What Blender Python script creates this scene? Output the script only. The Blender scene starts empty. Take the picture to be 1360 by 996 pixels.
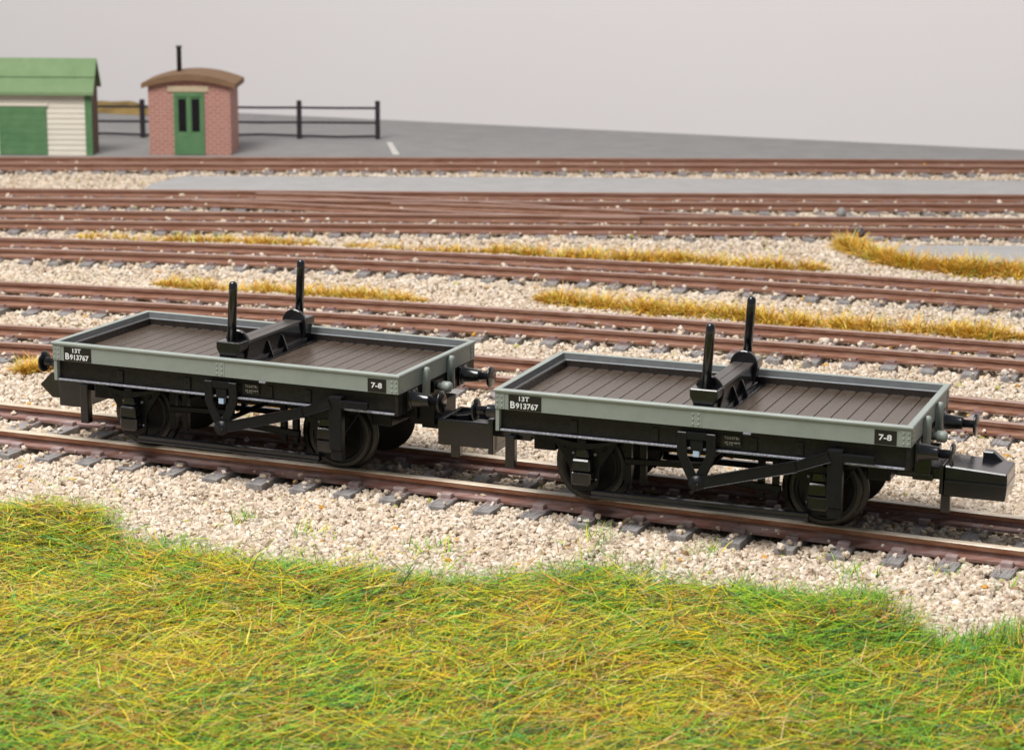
import bpy, bmesh, math, random
import numpy as np
from mathutils import Vector, Matrix
random.seed(7)
rng = np.random.default_rng(11)
scene = bpy.context.scene
COL = scene.collection

# ------------------------------------------------------------------ camera
CAM_H, PITCH, ROLL, FPX = 7.8828, 0.2186, -0.0066, 2994.5
cam_d = bpy.data.cameras.new("camera")
cam = bpy.data.objects.new("camera", cam_d)
COL.objects.link(cam)
cp, sp_ = math.cos(PITCH), math.sin(PITCH)
cr, sr = math.cos(ROLL), math.sin(ROLL)
r0, f0, u0 = Vector((1, 0, 0)), Vector((0, cp, -sp_)), Vector((0, sp_, cp))
rv, uv_ = r0*cr - u0*sr, r0*sr + u0*cr
M = Matrix((rv, uv_, -f0)).transposed().to_4x4()
M.translation = Vector((0, 0, CAM_H))
cam.matrix_world = M
cam_d.sensor_width = 36
cam_d.lens = FPX/1360*36
cam_d.clip_start, cam_d.clip_end = 0.5, 500
cam_d.dof.use_dof = True
cam_d.dof.focus_distance = 30.0
cam_d.dof.aperture_fstop = 1.05
scene.camera = cam

# ------------------------------------------------------------------ helpers
def tag(o, label=None, cat=None, group=None, kind=None):
    if label: o["label"] = label
    if cat: o["category"] = cat
    if group: o["group"] = group
    if kind: o["kind"] = kind
    return o

def empty(name, loc=(0, 0, 0), rz=0.0):
    o = bpy.data.objects.new(name, None)
    o.empty_display_size = 0.3
    o.location = loc
    o.rotation_euler = (0, 0, rz)
    COL.objects.link(o)
    return o

class MB:
    """collects shapes, builds ONE mesh object"""
    def __init__(self):
        self.bm = bmesh.new()
    def _mi(self, faces, mi, smooth):
        for f in faces:
            f.material_index = mi
            f.smooth = smooth
    def box(self, x0, x1, y0, y1, z0, z1, bev=0.0, mi=0, rot=None, piv=None):
        b = bmesh.new()
        bmesh.ops.create_cube(b, size=1.0)
        for v in b.verts:
            v.co = Vector(((x0+x1)/2 + v.co.x*(x1-x0), (y0+y1)/2 + v.co.y*(y1-y0), (z0+z1)/2 + v.co.z*(z1-z0)))
        if bev > 0:
            bmesh.ops.bevel(b, geom=list(b.edges), offset=bev, segments=2, affect='EDGES', profile=0.6)
        if rot is not None:
            p = Vector(piv) if piv else Vector(((x0+x1)/2, (y0+y1)/2, (z0+z1)/2))
            for v in b.verts: v.co = rot @ (v.co - p) + p
        self._add(b, mi, False)
        return self
    def _add(self, b, mi, smooth):
        self._mi(b.faces, mi, smooth)
        me = bpy.data.meshes.new("tmp")
        b.to_mesh(me); b.free()
        self.bm.from_mesh(me)
        bpy.data.meshes.remove(me)
    def prism(self, pts, axis, a0, a1, mi=0, bev=0.0, smooth=False):
        """polygon pts (2D) extruded along axis: 'x' pts=(y,z); 'y' pts=(x,z); 'z' pts=(x,y)"""
        b = bmesh.new()
        def mk(p, a):
            return {'x': (a, p[0], p[1]), 'y': (p[0], a, p[1]), 'z': (p[0], p[1], a)}[axis]
        A = [b.verts.new(mk(p, a0)) for p in pts]
        B = [b.verts.new(mk(p, a1)) for p in pts]
        b.faces.new(A); b.faces.new(B[::-1])
        n = len(pts)
        for i in range(n):
            b.faces.new((A[i], B[i], B[(i+1) % n], A[(i+1) % n]))
        bmesh.ops.recalc_face_normals(b, faces=list(b.faces))
        if bev > 0:
            bmesh.ops.bevel(b, geom=list(b.edges), offset=bev, segments=1, affect='EDGES')
        self._add(b, mi, smooth)
        return self
    def lathe(self, prof, org, axis='x', seg=24, mi=0, smooth=True, arc=None):
        """prof: list of (t, r) along axis from org"""
        b = bmesh.new()
        rings = []
        for t, r in prof:
            ring = []
            for i in range(seg):
                a = 2*math.pi*i/seg
                c, s = r*math.cos(a), r*math.sin(a)
                p = {'x': (t, c, s), 'y': (c, t, s), 'z': (c, s, t)}[axis]
                ring.append(b.verts.new((org[0]+p[0], org[1]+p[1], org[2]+p[2])))
            rings.append(ring)
        for k in range(len(rings)-1):
            for i in range(seg):
                b.faces.new((rings[k][i], rings[k][(i+1) % seg], rings[k+1][(i+1) % seg], rings[k+1][i]))
        if prof[0][1] > 1e-4: b.faces.new(rings[0][::-1])
        if prof[-1][1] > 1e-4: b.faces.new(rings[-1])
        bmesh.ops.remove_doubles(b, verts=list(b.verts), dist=1e-5)
        bmesh.ops.recalc_face_normals(b, faces=list(b.faces))
        for f in b.faces: f.smooth = smooth
        me = bpy.data.meshes.new("tmp")
        for f in b.faces: f.material_index = mi
        b.to_mesh(me); b.free()
        self.bm.from_mesh(me); bpy.data.meshes.remove(me)
        return self
    def bar(self, p, q, w, h, mi=0, bev=0.0):
        """square bar from p to q, w across, h in the upright direction"""
        p, q = Vector(p), Vector(q)
        d = (q-p); L = d.length; d.normalize()
        side = d.cross(Vector((0, 0, 1)))
        if side.length < 1e-4: side = Vector((1, 0, 0))
        side.normalize(); up = side.cross(d)
        b = bmesh.new()
        bmesh.ops.create_cube(b, size=1.0)
        for v in b.verts:
            v.co = p + d*((v.co.x+.5)*L) + side*(v.co.y*w) + up*(v.co.z*h)
        if bev > 0: bmesh.ops.bevel(b, geom=list(b.edges), offset=bev, segments=1, affect='EDGES')
        bmesh.ops.recalc_face_normals(b, faces=list(b.faces))
        self._add(b, mi, False)
        return self
    def dome(self, c, r, n, mi=0):
        """rivet head at c pointing along n"""
        n = Vector(n).normalized()
        b = bmesh.new()
        bmesh.ops.create_icosphere(b, subdivisions=1, radius=r)
        for v in b.verts:
            d = v.co.dot(n)
            v.co -= n*d*0.45
            v.co += Vector(c)
        self._add(b, mi, True)
        return self
    def build(self, name, mats, parent=None, wn=False):
        me = bpy.data.meshes.new(name)
        self.bm.to_mesh(me); self.bm.free()
        if not isinstance(mats, (list, tuple)): mats = [mats]
        for m in mats: me.materials.append(m)
        o = bpy.data.objects.new(name, me)
        COL.objects.link(o)
        if parent: o.parent = parent
        return o

def np_mesh(name, V, F, mats, col=None, mi=None, smooth=False, parent=None):
    me = bpy.data.meshes.new(name)
    k = F.shape[1]
    me.vertices.add(len(V)); me.vertices.foreach_set("co", np.ascontiguousarray(V, dtype=np.float32).ravel())
    me.loops.add(F.size); me.loops.foreach_set("vertex_index", np.ascontiguousarray(F, dtype=np.int32).ravel())
    me.polygons.add(len(F))
    me.polygons.foreach_set("loop_start", np.arange(0, F.size, k, dtype=np.int32))
    me.polygons.foreach_set("loop_total", np.full(len(F), k, dtype=np.int32))
    me.polygons.foreach_set("use_smooth", np.full(len(F), smooth, dtype=bool))
    for m in (mats if isinstance(mats, (list, tuple)) else [mats]): me.materials.append(m)
    if mi is not None: me.polygons.foreach_set("material_index", np.asarray(mi, dtype=np.int32))
    me.update(calc_edges=True)
    if col is not None:
        a = me.color_attributes.new("tint", 'FLOAT_COLOR', 'POINT')
        c4 = np.ones((len(V), 4), dtype=np.float32); c4[:, :3] = col
        a.data.foreach_set("color", c4.ravel())
    o = bpy.data.objects.new(name, me)
    COL.objects.link(o)
    if parent: o.parent = parent
    return o

# ------------------------------------------------------------------ materials
def new_mat(name):
    m = bpy.data.materials.new(name)
    m.use_nodes = True
    nt = m.node_tree
    bs = nt.nodes["Principled BSDF"]
    return m, nt, bs

def mat(name, col, rough=0.5, spec=0.5, var=0.0, scale=6.0, col2=None, bump=0.0, bscale=60.0, coat=0.0, stretch=None, metal=0.0, detail=6.0, lo=0.35, hi=0.7):
    m, nt, bs = new_mat(name)
    N, L = nt.nodes, nt.links
    bs.inputs["Roughness"].default_value = rough
    bs.inputs["Specular IOR Level"].default_value = spec
    bs.inputs["Metallic"].default_value = metal
    if coat: bs.inputs["Coat Weight"].default_value = coat; bs.inputs["Coat Roughness"].default_value = 0.12
    tc = N.new("ShaderNodeTexCoord"); mp = N.new("ShaderNodeMapping")
    L.new(tc.outputs["Object"], mp.inputs["Vector"])
    if stretch: mp.inputs["Scale"].default_value = stretch
    if col2 is None and var:
        col2 = tuple(c*(1-var) for c in col)
    if col2 is not None:
        nz = N.new("ShaderNodeTexNoise"); nz.inputs["Scale"].default_value = scale; nz.inputs["Detail"].default_value = detail
        nz.inputs["Roughness"].default_value = 0.65
        L.new(mp.outputs["Vector"], nz.inputs["Vector"])
        rp = N.new("ShaderNodeValToRGB")
        rp.color_ramp.elements[0].position = lo; rp.color_ramp.elements[0].color = (*col, 1)
        rp.color_ramp.elements[1].position = hi; rp.color_ramp.elements[1].color = (*col2, 1)
        L.new(nz.outputs["Fac"], rp.inputs["Fac"]); L.new(rp.outputs["Color"], bs.inputs["Base Color"])
        mr = N.new("ShaderNodeMapRange"); mr.inputs["To Min"].default_value = max(0, rough-.1); mr.inputs["To Max"].default_value = min(1, rough+.12)
        L.new(nz.outputs["Fac"], mr.inputs["Value"]); L.new(mr.outputs["Result"], bs.inputs["Roughness"])
    else:
        bs.inputs["Base Color"].default_value = (*col, 1)
    if bump:
        n2 = N.new("ShaderNodeTexNoise"); n2.inputs["Scale"].default_value = bscale; n2.inputs["Detail"].default_value = 4
        L.new(mp.outputs["Vector"], n2.inputs["Vector"])
        bp = N.new("ShaderNodeBump"); bp.inputs["Strength"].default_value = bump; bp.inputs["Distance"].default_value = 0.02
        L.new(n2.outputs["Fac"], bp.inputs["Height"]); L.new(bp.outputs["Normal"], bs.inputs["Normal"])
    return m

def tint_mat(name, rough=0.7, spec=0.3, trans=0.0, var=0.0):
    m, nt, bs = new_mat(name)
    at = nt.nodes.new("ShaderNodeAttribute"); at.attribute_name = "tint"
    bs.inputs["Roughness"].default_value = rough
    bs.inputs["Specular IOR Level"].default_value = spec
    if var:
        tc = nt.nodes.new("ShaderNodeTexCoord")
        nz = nt.nodes.new("ShaderNodeTexNoise"); nz.inputs["Scale"].default_value = 45; nz.inputs["Detail"].default_value = 3
        nt.links.new(tc.outputs["Object"], nz.inputs["Vector"])
        mr = nt.nodes.new("ShaderNodeMapRange"); mr.inputs["To Min"].default_value = 1-var; mr.inputs["To Max"].default_value = 1+var*.6
        nt.links.new(nz.outputs["Fac"], mr.inputs["Value"])
        mx = nt.nodes.new("ShaderNodeVectorMath"); mx.operation = 'SCALE'
        nt.links.new(at.outputs["Color"], mx.inputs[0]); nt.links.new(mr.outputs["Result"], mx.inputs["Scale"])
        nt.links.new(mx.outputs["Vector"], bs.inputs["Base Color"])
    else:
        nt.links.new(at.outputs["Color"], bs.inputs["Base Color"])
    return m

M_ = {}
M_['grey'] = mat("wagon_grey_paint", (.280, .313, .288), .42, .45, col2=(.248, .280, .256), scale=5, bump=.05, bscale=90)
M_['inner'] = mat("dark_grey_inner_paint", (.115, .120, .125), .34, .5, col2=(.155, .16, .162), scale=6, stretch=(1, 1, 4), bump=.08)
M_['olive'] = mat("olive_black_plastic", (.022, .020, .012), .4, .4, var=.3, scale=8)
M_['lining'] = mat("dark_brown_lining", (.026, .021, .018), .26, .5, col2=(.036, .029, .025), scale=6, bump=.08)
M_['bright_glint'] = mat("painted_highlight_line", (.40, .43, .46), .22, .7, col2=(.26, .28, .31), scale=14)  # highlight along the lining top, painted as a pale strip
M_['lit_black'] = mat("lit_black_plastic", (.0068, .0072, .0092), .34, .26, col2=(.0095, .0098, .0122), scale=7, bump=.12, bscale=60)  # lighter copy of the black plastic, light on front parts put into colour
M_['black'] = mat("black_plastic", (.0042, .0045, .006), .30, .24, col2=(.0065, .0066, .0078), scale=9, bump=.10, bscale=70)
M_['gloss'] = mat("gloss_black_plastic", (.006, .006, .008), .20, .5, coat=.35, col2=(.008, .008, .010), scale=9, bump=.05, bscale=50)
M_['solebar'] = mat("dusty_black_plastic", (.0095, .0085, .0080), .40, .3, col2=(.019, .016, .014), scale=14, bump=.25, bscale=45)
M_['flange'] = mat("painted_highlight_edge", (.16, .165, .20), .24, .8, col2=(.40, .41, .48), scale=40, bump=.8, bscale=70)  # pale colour stands in for highlights on black edges and bolts
M_['floor'] = mat("brown_floor_plank", (.058, .041, .030), .26, .5, col2=(.084, .061, .045), scale=3, stretch=(2.5, .6, 1), bump=.10, bscale=40)
M_['floorgap'] = mat("dark_gap", (.042, .032, .025), .5, .3)
M_['dull_glint'] = mat("painted_floor_glint", (.11, .095, .09), .28, .6, var=.5, scale=20)  # paler tone painted for the reflections along the floor edges
M_['beam'] = mat("bolster_timber", (.052, .044, .040), .36, .45, col2=(.07, .06, .053), scale=4, stretch=(3, .5, 1), bump=.1)
M_['panel'] = mat("number_panel_black", (.014, .012, .011), .45, .4)
M_['white'] = mat("white_lettering", (.78, .80, .80), .5, .3)
M_['cream'] = mat("faded_plate_lettering", (.35, .34, .29), .6, .3, var=.5, scale=60)
M_['tyre'] = mat("worn_wheel_tread", (.040, .036, .028), .38, .4, col2=(.022, .021, .018), scale=6, bump=.2)
M_['gap_bright'] = mat("bright_gap_blue", (.42, .56, .74), .3, .5)  # pale blue painted for the bright gap inside the hanger
M_['rust'] = mat("rusty_rail_side", (.20, .086, .052), .65, .22, col2=(.31, .180, .130), scale=3.5, stretch=(.35, 3, 6), bump=.25, bscale=30, lo=.38, hi=.66)
M_['rust0'] = mat("rusty_main_rail_side", (.20, .074, .034), .52, .35, col2=(.31, .170, .108), scale=2.4, stretch=(.25, 3, 9), bump=.2, bscale=24, lo=.4, hi=.68)
M_['top0'] = mat("worn_main_rail_head", (.64, .56, .43), .34, .5, col2=(.42, .31, .21), scale=3, stretch=(.6, 4, 1), bump=.05)
M_['top'] = mat("dull_rail_head", (.24, .13, .10), .42, .45, col2=(.34, .22, .17), scale=2.2, stretch=(.6, 4, 1), bump=.05)
M_['chair_far'] = mat("dusty_chair_plastic", (.24, .15, .135), .55, .35, col2=(.19, .12, .11), scale=8)
M_['foot'] = mat("rusty_rail_foot", (.21, .10, .075), .55, .35, col2=(.31, .215, .205), scale=2.0, stretch=(.5, 3, 3), bump=.2, bscale=20, lo=.42, hi=.6)
M_['sleeper'] = mat("weathered_sleeper", (.195, .18, .18), .6, .35, col2=(.36, .34, .33), scale=5, stretch=(5, 1, 3), bump=.5, bscale=14)
M_['chair'] = mat("rail_chair_plastic", (.40, .31, .30), .55, .35, col2=(.29, .20, .19), scale=8, bump=.2)
M_['stone'] = tint_mat("ballast_stone", .55, .35, var=.22)
M_['grassb'] = tint_mat("grass_fibre", .62, .25)
M_['base'] = mat("ballast_bed", (.50, .41, .31), .9, .1, col2=(.62, .53, .42), scale=9, bump=1.0, bscale=9)
M_['turf'] = mat("turf_underlay", (.045, .060, .012), .95, .05, col2=(.13, .11, .025), scale=3.5, bump=1, bscale=9)
M_['tarmac'] = mat("grey_tarmac", (.262, .255, .252), .8, .2, col2=(.222, .218, .218), scale=1.2, bump=.15, bscale=12)
M_['tarmac2'] = mat("pale_tarmac", (.375, .365, .36), .8, .25, col2=(.33, .32, .32), scale=1.6, bump=.15, bscale=12)
M_['paint'] = mat("road_paint", (.62, .60, .56), .7, .2, var=.3, scale=8)
M_['sky'] = mat("backdrop_card", (.735, .70, .705), .95, .05, col2=(.725, .685, .69), scale=.05)
M_['fence'] = mat("dark_fence_timber", (.035, .028, .034), .6, .3, var=.4, scale=8)
M_['green'] = mat("green_paint", (.085, .195, .085), .5, .3, col2=(.125, .24, .11), scale=2.5, bump=.1, bscale=10)
M_['roofg'] = mat("green_felt_roof", (.165, .26, .125), .75, .2, col2=(.215, .30, .16), scale=2, bump=.3, bscale=14)
M_['roofb'] = mat("brown_roof", (.225, .135, .075), .75, .2, col2=(.18, .108, .062), scale=3, bump=.3, bscale=12)
M_['lintel'] = mat("stone_lintel", (.55, .44, .30), .7, .2, var=.15, scale=5)
M_['glass'] = mat("dark_window_pane", (.006, .006, .010), .2, .5)
M_['brown'] = mat("brown_end_boards", (.20, .13, .095), .7, .2, var=.25, scale=6)
M_['pipe'] = mat("dark_stovepipe", (.055, .052, .065), .5, .3)

def brick_mat():
    m, nt, bs = new_mat("red_brick")
    N, L = nt.nodes, nt.links
    tc = N.new("ShaderNodeTexCoord"); sx = N.new("ShaderNodeSeparateXYZ"); L.new(tc.outputs["Object"], sx.inputs[0])
    ad = N.new("ShaderNodeMath"); ad.operation = 'ADD'; L.new(sx.outputs["X"], ad.inputs[0]); L.new(sx.outputs["Y"], ad.inputs[1])
    cx = N.new("ShaderNodeCombineXYZ"); L.new(ad.outputs[0], cx.inputs["X"]); L.new(sx.outputs["Z"], cx.inputs["Y"])
    br = N.new("ShaderNodeTexBrick"); L.new(cx.outputs[0], br.inputs["Vector"])
    br.inputs["Color1"].default_value = (.37, .150, .110, 1); br.inputs["Color2"].default_value = (.41, .180, .135, 1)
    br.inputs["Mortar"].default_value = (.50, .34, .29, 1)
    br.inputs["Scale"].default_value = 1.0; br.inputs["Brick Width"].default_value = .24; br.inputs["Row Height"].default_value = .092
    br.inputs["Mortar Size"].default_value = .012; br.inputs["Bias"].default_value = -.1
    L.new(br.outputs["Color"], bs.inputs["Base Color"]); bs.inputs["Roughness"].default_value = .8
    bp = N.new("ShaderNodeBump"); bp.inputs["Distance"].default_value = .01; bp.inputs["Strength"].default_value = .15
    inv = N.new("ShaderNodeMath"); inv.operation = 'SUBTRACT'; inv.inputs[0].default_value = 1; L.new(br.outputs["Fac"], inv.inputs[1])
    L.new(inv.outputs[0], bp.inputs["Height"]); L.new(bp.outputs["Normal"], bs.inputs["Normal"])
    return m
M_['brick'] = brick_mat()
M_['board'] = mat("cream_weatherboard", (.74, .68, .58), .6, .3, col2=(.66, .60, .50), scale=1.5, stretch=(.5, 1, 5))

# ------------------------------------------------------------------ layout geometry
GZ = -0.32
KS = 0.988
TRACKS = [  # centreline polynomial y(x), gauge between rail centres
    ("T0", (-.00157, -.41712, 29.41689), 1.40),
    ("T1", (-.00622, -.33848, 36.06904), 1.40),
    ("T2", (-.00444, -.29316, 40.46147), 1.40),
    ("T3", (-.00682, -.25275, 46.40886), 1.40),
    ("T4b", (.00062, -.01406, 52.2263), 1.60),
    ("T4a", (.00077, .00316, 56.07668), 1.60),
    ("T5", (-.00087, .02936, 63.30312), 1.40),
]
def edge_y(x): return 74.9 - .37*x          # back edge of the board
GB = np.array([(-16, 31.6), (-9, 29.9), (-6.88, 29.2), (-5.31, 28.85), (-4.9, 28.0), (-3.6, 27.1), (-3.25, 26.78), (-1.95, 26.7), (-.71, 26.2), (.39, 26.5), (1.06, 26.75),
               (1.67, 26.4), (2.56, 26.05), (3.54, 25.3), (4.2, 25.25), (4.62, 24.5), (4.85, 24.2), (5.2, 24.5), (5.8, 24.3), (7.5, 23.6), (12, 21.6)])*KS - np.array([0, .62])
def grass_y(x): return np.interp(x, GB[:, 0], GB[:, 1])

def wave(x, y, s, seed):
    r = np.random.default_rng(seed); v = 0
    for k in range(7):
        a = r.uniform(0, 6.28); f = s*r.uniform(.6, 1.9); ph = r.uniform(0, 6.28)
        v = v + np.sin((x*np.cos(a)+y*np.sin(a))*f + ph)
    return v/7**.5/1.4     # about -1..1

# tarmac patches as polygons (x,y)
STRIP = [(-9.75, 60.35), (-9.15, 62.05), (0, 62.25), (20, 62.2), (24, 61.6), (24, 58.3), (10, 58.0), (0, 57.95), (-9.8, 58.0)]
STRIP = [(a*KS, b_*KS) for a, b_ in STRIP]
PATCH = [(8.9, 50.9), (8.45, 49.9), (9.0, 48.9), (11, 48.6), (14, 48.0), (24, 46.5), (24, 51.1), (13, 50.95)]
PATCH = [(a*KS, b_*KS) for a, b_ in PATCH]
def in_poly(x, y, poly):
    x = np.asarray(x); y = np.asarray(y); c = np.zeros(x.shape, bool)
    n = len(poly)
    for i in range(n):
        x1, y1 = poly[i]; x2, y2 = poly[(i+1) % n]
        cond = ((y1 > y) != (y2 > y)) & (x < (x2-x1)*(y-y1)/(y2-y1+1e-12)+x1)
        c ^= cond
    return c

# ------------------------------------------------------------------ setting
def sheet(name, poly, z, m, t=0.0):
    b = bmesh.new()
    vs = [b.verts.new((p[0], p[1], z)) for p in poly]
    f = b.faces.new(vs)
    if f.normal.z < 0: f.normal_flip()
    bmesh.ops.triangulate(b, faces=list(b.faces))
    me = bpy.data.meshes.new(name); b.to_mesh(me); b.free(); me.materials.append(m)
    o = bpy.data.objects.new(name, me); COL.objects.link(o)
    return o
b = MB(); b.prism([(-60, -12), (60, -12), (60, edge_y(60)), (-60, edge_y(-60))], 'z', GZ-1.5, GZ)
tag(b.build("ground", M_['base']), "pale crushed stone bed under all the sidings", "ground", kind="structure")
tag(sheet("tarmac_yard", [(-60, 64.2), (-14, 64.22), (0, 64.65), (14, 64.85), (20, 64.75), (29.6, edge_y(29.6)-.003), (-60, edge_y(-60)-.003)], GZ+.03, M_['tarmac']),
    "grey tarmac yard beyond the farthest siding", "tarmac", kind="structure")
tag(sheet("tarmac_path", STRIP, GZ+.09, M_['tarmac2']), "long pale grey tarmac path between the two farthest sidings", "path", kind="structure")
tag(sheet("tarmac_pad", PATCH, GZ+.09, M_['tarmac2']), "pale grey tarmac pad edged with dry grass at the right", "pad", kind="structure")
tag(sheet("painted_line", [(-3.95, 70.0), (-3.78, 70.0), (-3.38, 66.8), (-3.58, 66.8)], GZ+.036, M_['paint']),
    "short white line painted on the grey yard past the fence end", "marking", kind="structure")
# backdrop card standing just behind the board edge
n = Vector((.37, 1, 0)).normalized(); tdir = Vector((1, -.37, 0)).normalized()
c0 = Vector((0, 74.9, 0)) + n*3.0
bm = bmesh.new()
for k, off in enumerate((0.0, .4)):
    for s_, z in ((-90, -30), (90, -30), (90, 45), (-90, 45)):
        bm.verts.new(c0 + n*off + tdir*s_ + Vector((0, 0, z)))
bm.verts.ensure_lookup_table(); V = bm.verts
for q in ((0, 1, 2, 3), (7, 6, 5, 4), (0, 4, 5, 1), (1, 5, 6, 2), (2, 6, 7, 3), (3, 7, 4, 0)): bm.faces.new([V[i] for i in q])
me = bpy.data.meshes.new("sky"); bm.to_mesh(me); bm.free(); me.materials.append(M_['sky'])
o = bpy.data.objects.new("sky", me); COL.objects.link(o)
tag(o, "plain pinkish grey backdrop standing behind the layout", "backdrop", kind="structure")

# turf ground under the grass
gx = np.linspace(-16, 12, 141); V, F = [], []
NY = 26
for i, x in enumerate(gx):
    top = grass_y(x)-.12
    for j in range(NY):
        f = j/(NY-1); y = 12 + (top-12)*f
        z = GZ + .004 + .10*(1-f)**.3*(1+.6*wave(x, y, 1.3, 5)) if f < 1 else GZ+.004
        V.append((x, y, z))
for i in range(len(gx)-1):
    for j in range(NY-1):
        a = i*NY+j; F.append((a, a+NY, a+NY+1, a+1))
tag(np_mesh("turf", np.array(V), np.array(F), M_['turf'], smooth=True), "earthy turf under the grass in front of the near track", "turf", kind="structure")

# ------------------------------------------------------------------ tracks
def centre(co, x):
    y = np.polyval(co, x); s = np.polyval(np.polyder(co), x)
    return y, s
def rail_mesh(pts, name, mats, parent, headw=.058, footw=.128, h=.20):
    prof = [(-footw, -h), (footw, -h), (footw, -h+.036), (.040, -h+.062), (.028, -.088), (headw, -.068), (headw, -.012), (headw-.012, 0), (-headw+.012, 0), (-headw, -.012), (-headw, -.068), (-.028, -.088), (-.040, -h+.062), (-footw, -h+.036)]
    n = len(prof); V, F, mi = [], [], []
    for k, (x, y) in enumerate(pts):
        a = pts[max(0, k-1)]; c = pts[min(len(pts)-1, k+1)]
        d = np.array([c[0]-a[0], c[1]-a[1]]); d /= np.hypot(*d); nx, ny = -d[1], d[0]
        for u, z in prof: V.append((x+nx*u, y+ny*u, z))
    for k in range(len(pts)-1):
        for i in range(n):
            F.append((k*n+i, k*n+(i+1) % n, (k+1)*n+(i+1) % n, (k+1)*n+i)); mi.append(1 if i in (6, 7, 8) else (2 if i in (0, 1, 2, 11, 12, 13) else 0))
    return np_mesh(name, np.array(V), np.array(F), mats, mi=mi, parent=parent)

def sleeper_mesh(name, half, g, seed, ct=-.12, st=-.192, cm='chair'):
    r = random.Random(seed)
    b = MB()
    w = .125
    b.box(-w, w, -half, half, GZ-.06, st, bev=.016, mi=0)
    for s in (-1, 1):
        for e in (-1, 1):
            y = s*g/2 + e*.185
            b.box(-.075, .075, y-.058, y+.058, -.21, ct, bev=.016, mi=1)
            b.box(-.11, .11, y-.085, y+.085, -.21, -.183, bev=.006, mi=1)
    # grain grooves on the outer ends
    for s in (-1, 1):
        for q in (-.07, -.02, .045, .09):
            b.box(q-.008, q+.008, s*(half-.22)-.18, s*(half-.22)+.18, st-.004, st+.004, mi=0)
    o = b.build(name, [M_['sleeper'], M_[cm]])
    return o

SLEEPERS = []   # (cx,cy,cos,sin,half) for the ballast mask
TLAB = {"T0": "nearest railway track with bright worn rail heads, carrying the two wagons",
        "T1": "rusty track immediately behind the two wagons, with white stones between its rails",
        "T2": "rusty track second behind the wagons, dry grass tufts on its far side",
        "T3": "rusty track third behind the wagons, running in front of the tarmac pad",
        "T4b": "nearer of the paired parallel tracks joined by a crossover in the mid distance",
        "T4a": "farther of the paired parallel tracks joined by a crossover, along the pale path",
        "T5": "farthest railway track, passing right in front of the hut and shed"}
for ti, (tn, co, g) in enumerate(TRACKS):
    y0, s0 = centre(co, 0.0)
    root = empty("railway_track", (0, float(y0), GZ))
    tag(root, TLAB[tn], "railway track", "parallel railway tracks")
    half_w = [14, 16, 17, 18, 21, 22, 24][ti]
    xs = np.arange(-half_w, half_w+.01, .7)
    ys, ss = centre(co, xs); th = np.arctan(ss)
    off = np.array([0, float(y0), GZ])
    mats = [M_['rust0'], M_['top0'], M_['foot']] if tn == "T0" else [M_['rust'], M_['top'], M_['rust']]
    for e in (-1, 1):
        px = xs - e*g/2*np.sin(th); py = ys + e*g/2*np.cos(th)
        hw = .062 if tn == "T0" else .05
        ro = rail_mesh(list(zip(px, py)), "rail", mats, None, headw=hw)
        ro.parent = root; ro.location = (-off[0], -off[1], -off[2])
    # sleepers along arc length
    sp = .675
    fx = np.arange(-half_w, half_w, .02); fy, fs = centre(co, fx)
    arc = np.concatenate([[0], np.cumsum(np.hypot(np.diff(fx), np.diff(fy)))])
    arc -= np.interp(0, fx, arc)
    ph = .12 if tn == "T0" else rng.uniform(0, sp)
    half = 1.29 if g < 1.5 else 1.33
    protos = [sleeper_mesh("sleeper", half, g, 10*ti+k) if tn == 'T0' else sleeper_mesh("sleeper", half-.03, g, 10*ti+k, -.145, -.202, 'chair_far') for k in range(2)]
    first = [True, True]
    k0 = int(math.floor((arc[0]-ph)/sp))+1
    cnt = 0
    while ph + k0*sp < arc[-1] and cnt < 98:
        s = ph + k0*sp; k0 += 1; cnt += 1
        x = float(np.interp(s, arc, fx)); y, sl = centre(co, x); a = math.atan(float(sl)) + random.gauss(0, .012)
        p = cnt % 2
        if first[p]: o = protos[p]; first[p] = False
        else:
            o = protos[p].copy(); COL.objects.link(o)
        o.parent = root
        dz = random.gauss(0, .003)
        o.matrix_parent_inverse = Matrix.Identity(4)
        o.location = (x - off[0], float(y) - off[1], -off[2] + dz); o.rotation_euler = (0, 0, a)
        SLEEPERS.append((x, float(y), math.cos(a), math.sin(a), half))

# crossover between the paired tracks
root = empty("crossover_track", (0, 54.2, GZ))
tag(root, "pair of slender diagonal point rails linking the two paired tracks", "crossover")
def strip_rail(pts, nm):
    o = rail_mesh(pts, nm, [M_['rust'], M_['top'], M_['rust']], None, headw=.045, footw=.08, h=.17)
    o.parent = root; o.location = (0, -54.2, -GZ-.012)
def smooth_line(p, q, n=24):
    out = []
    for i in range(n+1):
        f = i/n; e = f*f*(3-2*f)
        out.append((p[0]+(q[0]-p[0])*f, p[1]+(q[1]-p[1])*e))
    return out
strip_rail(smooth_line((-9.5, 55.4), (3.0, 52.85)), "point_rail")
strip_rail(smooth_line((-6.5, 56.6), (7.0, 53.1)), "point_rail")
strip_rail(smooth_line((-3.0, 54.95), (2.6, 54.15)), "check_rail")
for nm, lab, (x, y) in (("point_lever", "small grey point lever box between the paired tracks", (7.95, 54.15)), ("point_lever", "small dark point lever box on the near side of the paired tracks beside dry grass", (7.93, 51.0))):
    r = empty(nm, (x, y, GZ)); tag(r, lab, "point lever", "point lever boxes")
    b = MB(); b.box(-.55, .55, -.14, .14, .02, .16, bev=.03); b.build("base", M_['sleeper'], r)
    b = MB(); b.lathe([(0, .12), (.12, .11), (.2, .06), (.22, 0)], (0, 0, .16), 'z', 12); b.build("knob", M_['pipe'] if y < 52 else M_['sleeper'], r)

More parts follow.
